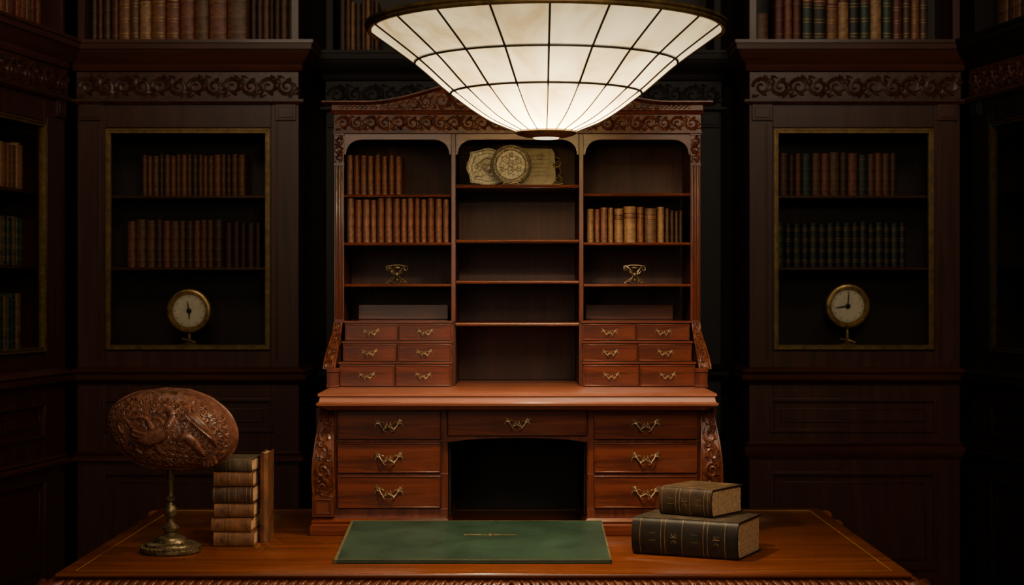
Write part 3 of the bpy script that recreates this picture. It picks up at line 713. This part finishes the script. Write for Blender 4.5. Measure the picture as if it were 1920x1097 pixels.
fin(mb,'tray',M['silver'],label='small scalloped silver tray leaning behind round plate on shelf',category='tray')
mb=MB(); Dt=3.995; x0,x1=X(972,Dt),X(1041,Dt); z0=zc1+.0006; zt=Z(279,Dt)
mb.prism([(x0,z0),(x1-.004,z0),(x1+.001,z0+.02),(x1-.001,zt-.012),(x1-.008,zt),(x0,zt+.001)],Dt,Dt+.003)
c=fin(mb,'card',M['card'],label='aged cream card propped upright beside round plate',category='card')
mb=MB()
for k in range(6):
    zz=zt-.016-.0095*k; n=14; mb.tube([(x0+.022+(x1-x0-.034)*i/n*(1 if k%2 else .8),Dt-.0003,zz+.0012*math.sin(i*2.1+k)) for i in range(n+1)],.0004,4)
mb.tube([(a,Dt-.0003,b) for a,b in spiral(x0+.05,zt-.02,.009,1,0,1.5,16)],.0006,4)
fin(mb,'ink_lines',M['dullgold'],c,label='faint brown penned flourishes')
mb=MB(); Dt=3.98; x=X(1046,Dt)
lay(mb,[(spiral(0,.052,.010,1,math.pi,1.3,16),.0028,.0015),(spiral(0,.014,.009,-1,math.pi/2,1.3,16),.0028,.0015),([(.002,.044),(.008,.034),(.003,.024),(.001,.02)],.003,.002),([(-.012,.006),(-.006,.0025),(.006,.0025),(.011,.006)],.0024,.0024),([(.004,.062),(-.004,.067),(-.008,.063)],.0024,.0012)],lambda u,v:(x+u,Dt,zc1+v+.0003),0,7)
fin(mb,'scroll_finial',M['bronze'],label='small scrolled bronze bracket standing beside cream card',category='ornament')
# ------------------------------------------------------------------ FOLDER
zf0=TZ+.0008; Df0,Df1=3.313,3.674; sl=math.atan2(.028,Df1-Df0); Lf=(Df1-Df0)/math.cos(sl)
e=empty('desk_folder',(X(887,Df0),Df0,zf0),local=True,label='green leather desk folder with worn edges and small gold emblem',category='folder')
WO[e.name]=Vector((0,0,0)); e.rotation_euler=(sl,0,0)
hw=.5*(X(1148,Df0)-X(627,Df0))
mb=MB()
mb.box(-hw,hw,0,Lf,.0042,.0072)
fin(mb,'front_cover',M['green'],e,.0012)
mb=MB(); mb.box(-hw,hw,.0,Lf,0,.0026); fin(mb,'back_cover',M['green'],e,.001)
mb=MB(); mb.box(-hw+.003,hw-.004,.003,Lf-.002,.0026,.0042); mb.box(-hw-.0008,-hw+.005,-.0006,Lf+.0004,.0005,.0078,1); fin(mb,'paper_sheets',[M['page'],M['greenedge']],e)
mb=MB(); mb.ring(-hw+.0005,hw-.0005,.0005,Lf-.0005,.003,0,.0004)
mb.v=[(v[0],v[2],.0073+v[1]) for v in mb.v]; fin(mb,'edge_trim',M['greenedge'],e)
mb=MB(); cx=X(919,3.5)-X(887,Df0); cy=3.535-Df0
def FT(pts,r=.0006): mb.tube([(cx+a,cy+b,.0075) for a,b in pts],r,5)
FT([(-.055,0),(-.04,.003),(-.03,-.002),(-.02,.003),(-.012,0)]); FT([(.055,0),(.04,.003),(.03,-.002),(.02,.003),(.012,0)])
for k in range(9):
    for s in (-1,1): FT([(s*(.014+k*.0045),-.004),(s*(.0155+k*.0045),.005),(s*(.017+k*.0045),-.003)],.0005)
FT(spiral(0,0,.010,1,0,1,16)); FT(spiral(0,0,.006,-1,1,1,12))
for k in range(8): a=k*math.pi/4; FT([(.009*math.cos(a),.009*math.sin(a)),(.013*math.cos(a),.013*math.sin(a))])
fin(mb,'gold_emblem',M['gold'],e,label='small gold stamped emblem with flourishes')
# ------------------------------------------------------------------ LYING BOOKS
def flat_book(L,Wd,T,loc,rot,kind,label,bands=5,gold='gold',group=None,t=.003,boards=None,deco=True):
    e=empty('book',loc,rot,local=True,label=label,category='book'); WO[e.name]=Vector((0,0,0))
    if group: e['group']=group
    b=T*.18; n=10; ox=-L/2; oy=-Wd/2
    arcO=[(oy-b*math.sin(math.pi*i/n),T/2-T/2*math.cos(math.pi*i/n)) for i in range(n+1)]
    arcI=[(oy+.003-b*math.sin(math.pi*i/n)*.9,T/2-(T/2-t)*math.cos(math.pi*i/n)) for i in range(n+1)]
    mb=MB()
    mb.strip([(oy+Wd,0)]+arcO+[(oy+Wd,T)],[(oy+Wd,t)]+arcI+[(oy+Wd,T-t)],ox,ox+L,0,'x')
    for k in range(bands):
        x=ox+L*(.1+.8*k/(bands-1)); e2=.0016
        A=[(oy+.001-(b+e2)*math.sin(math.pi*i/n),T/2-(T/2+e2*.2)*math.cos(math.pi*i/n)) for i in range(n+1)]
        mb.prism(A,x-.0022,x+.0022,0,'x')
    if boards: mb.box(ox+.0012,ox+L-.0012,oy+.004,oy+Wd-.0012,T-.0005,T+.0006,1)
    fin(mb,'cover',[LE[kind],LE[boards or kind]],e,.0006,50)
    mb=MB(); m=.003
    mb.box(ox+m,ox+L-m,oy+.004,oy+Wd-.007,t,T-t)
    k=int((T-2*t)/.0018)
    for i in range(k):
        z=t+(i+.5)*(T-2*t)/k; d=random.uniform(.0001,.0008)
        mb.box(ox+m-d,ox+L-m+d,oy+.004,oy+Wd-.007+d,z-.0008,z+.0008)
    fin(mb,'pages',M['page'],e)
    mb=MB()
    def bar(x,w=.0006,f=1.0):
        A=[(oy-(b+.0005)*math.sin(math.pi*i/n),T/2-(T/2)*f*math.cos(math.pi*i/n)) for i in range(n+1)]
        mb.prism(A,x-w,x+w,0,'x')
    for k in range(bands):
        x=ox+L*(.1+.8*k/(bands-1)); bar(x-.0042); 
        if k%2: bar(x+.0042)
    if deco:
      for k in range(bands-1):
        x=ox+L*(.1+.8*(k+.5)/(bands-1)); y=lambda q: oy-(b+.0004)*math.sin(math.pi*q)
        if k%2==0:
            for zz in (.34,.42,.62,.69):
                mb.tube([(x-.007+.014*i/12,y(zz),T*zz+.0008*math.sin(i*2.3+zz*20)) for i in range(13)],.00035,4)
        else:
            for q,s in ((.36,1),(.62,-1)):
                mb.tube([(x+a,y(q+c/T),T*q+c) for a,c in spiral(0,0,.0058,s,0,1.3,18)],[.0006-.0003*i/17 for i in range(18)],5)
                mb.tube([(x-.0075+.015*i/8,y(q-.1),T*(q-.1)+.0006*math.sin(i*1.9)) for i in range(9)],.0004,4)
    fin(mb,'gold_tooling',M[gold],e)
    return e
an=-math.radians(25)
def corner_loc(x,y,L,Wd,a,z):
    lx,ly=L/2,-Wd/2; return (x-(lx*math.cos(a)-ly*math.sin(a)),y-(lx*math.sin(a)+ly*math.cos(a)),z)
T1=.074
flat_book(.222,.145,T1,corner_loc(.447,3.352,.222,.145,an,TZ+.0005),an,'black_green','thick near-black leather book with gold tooling lying flat',5,boards='grey_olive',gold='dullgold')
a2=-math.radians(36)
flat_book(.122,.125,.056,corner_loc(X(1337,3.42),3.415,.122,.125,a2,TZ+T1+.0016),a2,'dark_olive','smaller worn brown leather book lying on thick dark book',4,gold='dullgold',boards='olive')
st=[('worn_tan',.03,.0,.02,.084),('umber',.029,-.003,-.03,.083),('worn_tan',.029,.0,.03,.082),('dark_brown',.034,0,-.02,.084),('worn_tan',.030,-.001,.02,.082),('grey_olive',.027,.002,-.04,.078)]
z=TZ+.0005; names={'umber':'golden brown','worn_tan':'worn tan','dark_brown':'dark brown','grey_olive':'grey olive'}
for i,(k,T,dx,ro,Lb) in enumerate(st):
    flat_book(Lb,.10,T,(X(437,3.53)+dx,3.585,z),ro,k,'small %s leather book in stack beside carved ornament'%names[k],4,gold='dullgold',group='stack of small leather books on the table',t=.0022,deco=False)
    z+=T+.0006
e=empty('book',(X(438,3.53)+.0535,3.640,TZ+.0005),math.radians(90),local=True,label='upright brown leather book standing behind small book stack',category='book'); WO[e.name]=Vector((0,0,0))
mb=MB(); T=.016; H=.188; Wd=.09
mb.strip([(Wd/2,-T/2),(-Wd/2,-T/2),(-Wd/2-.004,0),(-Wd/2,T/2),(Wd/2,T/2)],[(Wd/2,-T/2+.0025),(-Wd/2+.001,-T/2+.0025),(-Wd/2-.002,0),(-Wd/2+.001,T/2-.0025),(Wd/2,T/2-.0025)],0,H,0,'z'); fin(mb,'cover',LE['worn_tan'],e)
mb=MB(); mb.box(-Wd/2+.001,Wd/2-.004,-T/2+.0026,T/2-.0026,.003,H-.003); fin(mb,'pages',M['page'],e)
# ------------------------------------------------------------------ CARVED ORNAMENT ON STAND
Ds=3.46; sx=X(320,Ds)
orn=empty('carved_ornament',(sx,Ds,TZ),label='reddish carved wooden shell-shaped ornament on turned brass stand',category='ornament')
mb=MB()
mb.lathe([(0,.0003),(.058,.0003),(.061,.004),(.061,.009),(.057,.013),(.052,.015),(.05,.019),(.036,.022),(.033,.027),(.0,.027)],(sx,Ds,TZ),48)
for k in range(36):
    a=k*math.pi/18; mb.ball((sx+.0575*math.cos(a),Ds+.0575*math.sin(a),TZ+.0125),(.004,.004,.004),6,4)
for k in range(28):
    a=k*math.pi/14; mb.tube([(sx+.05*math.cos(a),Ds+.05*math.sin(a),TZ+.0175),(sx+.036*math.cos(a+.15),Ds+.036*math.sin(a+.15),TZ+.022)],[.003,.0015],5)
fin(mb,'base',M['bronze'],orn)
mb=MB()
mb.lathe([(.0,.024),(.031,.026),(.029,.031),(.02,.035),(.014,.037),(.011,.041),(.016,.046),(.018,.051),(.012,.057),(.007,.062),(.0065,.068),(.011,.074),(.0135,.082),(.012,.09),(.008,.097),(.006,.102),(.011,.106),(.011,.110),(.006,.114),(.005,.122),(.0062,.14),(.0078,.155),(.0085,.168),(.0075,.175),(.011,.18),(.011,.184),(.007,.187),(.007,.205)],(sx,Ds,TZ),28)
fin(mb,'stem',M['bronze'],orn)
cx,cz=X(324,Ds),Z(804,Ds); ry=.10; tl=math.radians(-8); rx,rz=.1295,.077
OUT=[(-131,13),(-121,45),(-86,67),(-37,76),(6,79),(50,72),(88,54),(117,27),(131,-8),(127,-38),(110,-60),(80,-72),(40,-80),(-2,-82),(-44,-78),(-80,-64),(-110,-36),(-126,-8)]
oa=sorted([(math.atan2(b,a),math.hypot(a,b)*.001) for a,b in OUT])
def Rr(th):
    th=(th+math.pi)%(2*math.pi)-math.pi; n=len(oa)
    for i in range(n):
        a0,r0=oa[i-1]; a1,r1=oa[i]
        if i==0: a0-=2*math.pi
        if a0<=th<=a1: break
    else:
        a0,r0=oa[-1]; a1,r1=oa[0]; a1+=2*math.pi
    t=(th-a0)/(a1-a0); t=t*t*(3-2*t)*.5+t*.5; return r0+(r1-r0)*t
mb=MB(); nu,nv=144,60; vs=[];fs3=[]
RR=[Rr(2*math.pi*j/nu-math.pi+1e-4) for j in range(nu)]
RR=[(RR[j-3]+RR[j-2]+RR[j-1]+RR[j]+RR[(j+1)%nu]+RR[(j+2)%nu]+RR[(j+3)%nu])/7 for j in range(nu)]
for i in range(nv+1):
    ph=-math.pi/2+math.pi*i/nv
    for j in range(nu):
        a=2*math.pi*j/nu-math.pi; rr=math.cos(ph)*RR[j]; d=ry if ph<0 else ry*.4
        vs.append((cx+rr*math.cos(a),Ds+d*math.sin(ph),cz+rr*math.sin(a)))
for i in range(nv):
    for j in range(nu): fs3.append((i*nu+j,i*nu+(j+1)%nu,(i+1)*nu+(j+1)%nu,(i+1)*nu+j))
mb.add(vs,fs3)
def dome(u,v,off=0,tilt=True):
    if tilt: u,v=u*math.cos(tl)-v*math.sin(tl),u*math.sin(tl)+v*math.cos(tl)
    th=math.atan2(v,u); j=((th+math.pi)/(2*math.pi)*nu)%nu; j0=int(j)%nu; R0=RR[j0]+(RR[(j0+1)%nu]-RR[j0])*(j-int(j))
    rho=math.hypot(u,v)/R0; q=max(0,1-rho*rho); k=1+off*2.2
    return (cx+u*k,Ds-ry*math.sqrt(q)-off*.9,cz+v*k)
mb.tube([(cx+RR[j%nu]*math.cos(2*math.pi*j/nu-math.pi),Ds,cz+RR[j%nu]*math.sin(2*math.pi*j/nu-math.pi)) for j in range(nu+1)],.0035,8)
mb.tube([dome(RR[j%nu]*.94*math.cos(2*math.pi*j/nu-math.pi),RR[j%nu]*.94*math.sin(2*math.pi*j/nu-math.pi),0,False) for j in range(nu+1)],.0018,6)
k=0
for iy in range(-6,7):
    for ix in range(-10,11):
        u=ix*.0135+(iy%2)*.0067; v=iy*.0118
        if (u/rx)**2+(v/rz)**2>.84: continue
        k+=1; s=1 if k%2 else -1
        sp=spiral(u,v,.0064,s,random.uniform(0,6),1.3,14)
        mb.tube([dome(a,b,.0012) for a,b in sp],[.0021-.0008*i/13 for i in range(14)],5)
        for q in range(3):
            a=random.uniform(0,6.28); mb.tube([dome(u+.0065*math.cos(a),v+.0065*math.sin(a),.001),dome(u+.0092*math.cos(a+.5),v+.0092*math.sin(a+.5),.0016),dome(u+.0098*math.cos(a+1),v+.0098*math.sin(a+1),.0004)],[.0022,.0018,.0006],5)
def B(pts,rad,off=.001,seg=6,nn=12): 
    P=[pts[0]]+pts+[pts[-1]]; R=[rad[0]]+rad+[rad[-1]]; out=[];ro=[]
    for i in range(1,len(P)-2):
        for t in [q/seg for q in range(seg)]:
            f=lambda a,b,c,d:.5*((2*b)+(-a+c)*t+(2*a-5*b+4*c-d)*t*t+(-a+3*b-3*c+d)*t**3)
            out.append(tuple(f(P[i-1][m],P[i][m],P[i+1][m],P[i+2][m]) for m in (0,1))); ro.append(R[i]+(R[i+1]-R[i])*t)
    out.append(P[-2]); ro.append(R[-2]); mb.tube([dome(a,b,off) for a,b in out],ro,nn)
B([(-.062,-.000),(-.048,-.012),(-.028,-.014),(-.004,-.002),(.010,.016),(.014,.034)],[.004,.012,.017,.016,.010,.007])
B([(.014,.034),(.004,.044),(-.008,.043),(-.017,.035)],[.008,.010,.007,.003],.003)
B([(-.04,-.022),(-.052,-.038),(-.038,-.048)],[.007,.005,.003]); B([(-.012,-.016),(-.004,-.036),(.010,-.042)],[.007,.005,.003])
B([(-.02,.004),(-.036,.020),(-.052,.022)],[.007,.005,.003]); B([(.004,.010),(-.008,.024),(-.022,.026)],[.006,.0045,.003])
B([(-.062,-.000),(-.082,.014),(-.094,.000),(-.082,-.014),(-.072,-.006)],[.004,.0045,.004,.003,.0015])
B([(.028,.028),(.046,.036),(.068,.022),(.090,.002),(.104,-.018)],[.004,.011,.013,.008,.003]); B([(.046,.036),(.040,.048),(.028,.052)],[.006,.004,.002])
B([(.030,-.012),(.046,-.002),(.064,-.016),(.082,-.036)],[.004,.010,.010,.003]); B([(.058,-.010),(.052,-.028),(.038,-.036)],[.006,.004,.002])
for q in range(26):
    t=q/25; u=-.056+.066*t; v=-.012-.006*math.sin(t*3)+.026*t*t
    for dv in (-.008,0,.008):
        mb.tube([dome(u-.002,v+dv+.003,.0165-abs(dv)*.6),dome(u+.001,v+dv,.0185-abs(dv)*.6),dome(u+.002,v+dv-.003,.0165-abs(dv)*.6)],[.0006,.0014,.0005],4)
for q in range(18):
    t=q/17; u=.038+.058*t; v=.036-.04*t
    mb.tube([dome(u-.002,v+.004,.012),dome(u+.001,v,.0135),dome(u,v-.005,.011)],[.0006,.0014,.0005],4)
fin(mb,'carved_shell',M['shell'],orn,ang=60)
mb=MB(); tx,tz=X(398,Ds),Z(842,Ds)
for q in range(6):
    a=math.radians(-140+q*17); mb.tube([(tx,Ds-.050,tz+.010),(tx+.014*math.cos(a),Ds-.056,tz+.006+.014*math.sin(a)),(tx+.029*math.cos(a),Ds-.050,tz+.004+.034*math.sin(a))],[.005,.006,.0038],8)
fin(mb,'frilled_tail',M['shell'],orn)
mb=MB(); fx,fz=X(316,Ds),Z(741,Ds); m=.001
def T(pts,ra,rb): 
    k=len(pts); mb.tube([(fx+a*m,Ds-.036+c*m,fz+b*m) for a,b,c in pts],[(ra+(rb-ra)*i/(k-1))*m for i in range(k)],8)
T([(-26,-12,0),(-20,-2,0),(-8,2,0),(6,3,0),(16,0,0)],2.6,5); T([(14,2,0),(20,9,-2),(26,8,-4)],4.4,2.6); T([(-8,0,0),(-12,-10,-8),(-18,-16,-10)],3.6,1.8); T([(6,0,0),(8,-12,-10),(2,-18,-14)],3.6,1.8); T([(12,0,0),(22,-8,-8),(28,-14,-10)],3.6,1.8)
T([(-22,-4,0),(-30,4,0),(-26,10,0),(-20,8,0)],2.4,1.4); T([(0,4,0),(4,10,0),(12,11,0)],2.6,1.4); T([(-10,3,0),(-8,9,0),(-1,9,-4)],2.4,1.4)
fin(mb,'brass_figure',M['brass'],orn,label='small cast brass creature')
# ------------------------------------------------------------------ PENDANT LAMP
Dl=3.3; lx=X(1024,Dl); kp=Dl/F
key=[(331*kp,Z(58,Dl)),(245*kp,Z(120,Dl)),(178*kp,Z(176,Dl)),(112*kp,Z(222,Dl)),(54*kp,Z(247,Dl))]
def cat(P,n=8):
    Q=[tuple(2*P[0][m]-P[1][m] for m in (0,1))]+P+[tuple(2*P[-1][m]-P[-2][m] for m in (0,1))]; out=[]
    for i in range(1,len(Q)-2):
        for q in range(n):
            t=q/n; f=lambda a,b,c,d:.5*((2*b)+(-a+c)*t+(2*a-5*b+4*c-d)*t*t+(-a+3*b-3*c+d)*t**3)
            out.append(tuple(f(Q[i-1][m],Q[i][m],Q[i+1][m],Q[i+2][m]) for m in (0,1)))
    out.append(P[-1]); return out
pr=cat(key); zr=Z(58,Dl)
lamp=empty('pendant_lamp',(lx,Dl,3.1),label='large leaded alabaster glass bowl pendant lamp, lit, above the desk',category='lamp')
mb=MB(); n=120; vs=[];fs4=[]
for r_,z_ in pr:
    for j in range(n): a=2*math.pi*j/n; vs.append((lx+r_*math.cos(a),Dl+r_*math.sin(a),z_))
for i in range(len(pr)-1):
    for j in range(n): fs4.append((i*n+j,i*n+(j+1)%n,(i+1)*n+(j+1)%n,(i+1)*n+j))
mb.add(vs,fs4); fin(mb,'lamp_shade',M['shade'],lamp,ang=60)
mb=MB()
def circ(r_,z_,rad,n=96,off=0): mb.tube([(lx+r_*math.cos(2*math.pi*j/n),Dl+r_*math.sin(2*math.pi*j/n),z_) for j in range(n+1)],rad,6)
circ(key[1][0]+.0008,key[1][1],.0022); circ(key[2][0]+.0008,key[2][1],.0022)
for j in range(20):
    a=2*math.pi*j/20-math.pi/2
    mb.tube([(lx+(r_+.0008)*math.cos(a),Dl+(r_+.0008)*math.sin(a),z_-.0006) for r_,z_ in pr],[.0021 if q<17 else .0012 for q in range(len(pr))],6)
fin(mb,'lead_came',M['came'],lamp)
mb=MB(); R0=key[0][0]
mb.lathe([(R0-.004,zr-.004),(R0+.003,zr-.005),(R0+.006,zr-.001),(R0+.005,zr+.003),(R0+.009,zr+.006),(R0+.008,zr+.011),(R0+.002,zr+.013),(R0-.006,zr+.011),(R0-.006,zr-.002)],(lx,Dl,0),120,0,'z',True)
for j in range(3):
    a=math.pi/2+2*math.pi*j/3; mb.tube([(lx+(R0-.004)*math.cos(a),Dl+(R0-.004)*math.sin(a),zr+.006),(lx+.15*math.cos(a),Dl+.15*math.sin(a),zr+.04),(lx,Dl,zr+.06)],.004,8)
fin(mb,'rim',M['rim'],lamp,ang=50)
mb=MB(); zb0=key[-1][1]
mb.lathe([(.050,zb0+.004),(.058,zb0+.002),(.0595,zb0-.002),(.056,zb0-.006),(.042,zb0-.010),(.030,zb0-.0125),(.028,zb0-.0125),(.026,zb0-.008),(.026,zb0+.004)],(lx,Dl,0),64,0,'z',True); fin(mb,'finial',M['rim'],lamp)
mb=MB(); mb.lathe([(.0255,zb0-.010),(.024,zb0-.0135),(.016,zb0-.0145),(0,zb0-.015)],(lx,Dl,0),48); fin(mb,'diffuser',M['diff'],lamp,label='small glowing bottom diffuser')
mb=MB(); mb.ball((lx,Dl,Z(180,Dl)),.026,20,12); fin(mb,'bulb',M['bulb'],lamp)
mb=MB(); mb.tube([(lx,Dl,Z(180,Dl)+.026),(lx,Dl,Z(180,Dl)+.06)],.014,16); mb.tube([(lx,Dl,Z(180,Dl)+.05),(lx,Dl,3.08)],.006,12); fin(mb,'rod',M['cord'],lamp)
mb=MB(); mb.lathe([(0,3.04),(.03,3.045),(.055,3.07),(.065,3.0995),(0,3.0995)],(lx,Dl,0),32); fin(mb,'canopy',M['rim'],lamp)
# ------------------------------------------------------------------ LIGHTS
def area(name,loc,target,size,power,col,shape=None):
    l=bpy.data.lights.new(name,'AREA'); l.energy=power; l.size=size; l.color=col
    if shape: l.shape=shape
    o=bpy.data.objects.new(name,l); o.location=loc; o.rotation_euler=(Vector(target)-Vector(loc)).to_track_quat('-Z','Y').to_euler(); scene.collection.objects.link(o); return o
area('bookcase_fill_left',(-1.0,4.6,3.0),(-1.1,7.2,1.0),1.0,19,(1,.80,.56))  # added fill for the left bookcases, not a fitting of the room
area('bookcase_fill_right',(1.4,4.8,3.0),(1.5,7.2,1.0),.8,14,(1,.82,.6))  # soft overhead fill added for the right bookcases, no real lamp there
area('desk_fill',(.45,1.1,2.35),(.05,3.9,.9),.7,24,(1,.82,.56))  # frontal fill added above the camera to brighten desk and table
area('background_fill',(-.6,-.6,1.9),(-.4,7,1.4),1.2,13,(1,.82,.58))  # weak fill added behind the camera to lift the background
area('pendant_downlight',(lx,Dl,zb0-.018),(lx,Dl,.76),.05,5,(1,.78,.5),'DISK')
w=bpy.data.worlds.new('world'); scene.world=w; w.use_nodes=True; w.node_tree.nodes['Background'].inputs[0].default_value=(.02,.016,.014,1); w.node_tree.nodes['Background'].inputs[1].default_value=.2
# ------------------------------------------------------------------ CAMERA
cam=bpy.data.cameras.new('camera'); cam.lens=60; cam.sensor_width=36; cam.dof.use_dof=True; cam.dof.focus_distance=3.6; cam.dof.aperture_fstop=11
co=bpy.data.objects.new('camera',cam); co.location=(0,0,CZ); co.rotation_euler=(math.radians(90),0,0); scene.collection.objects.link(co); scene.camera=co
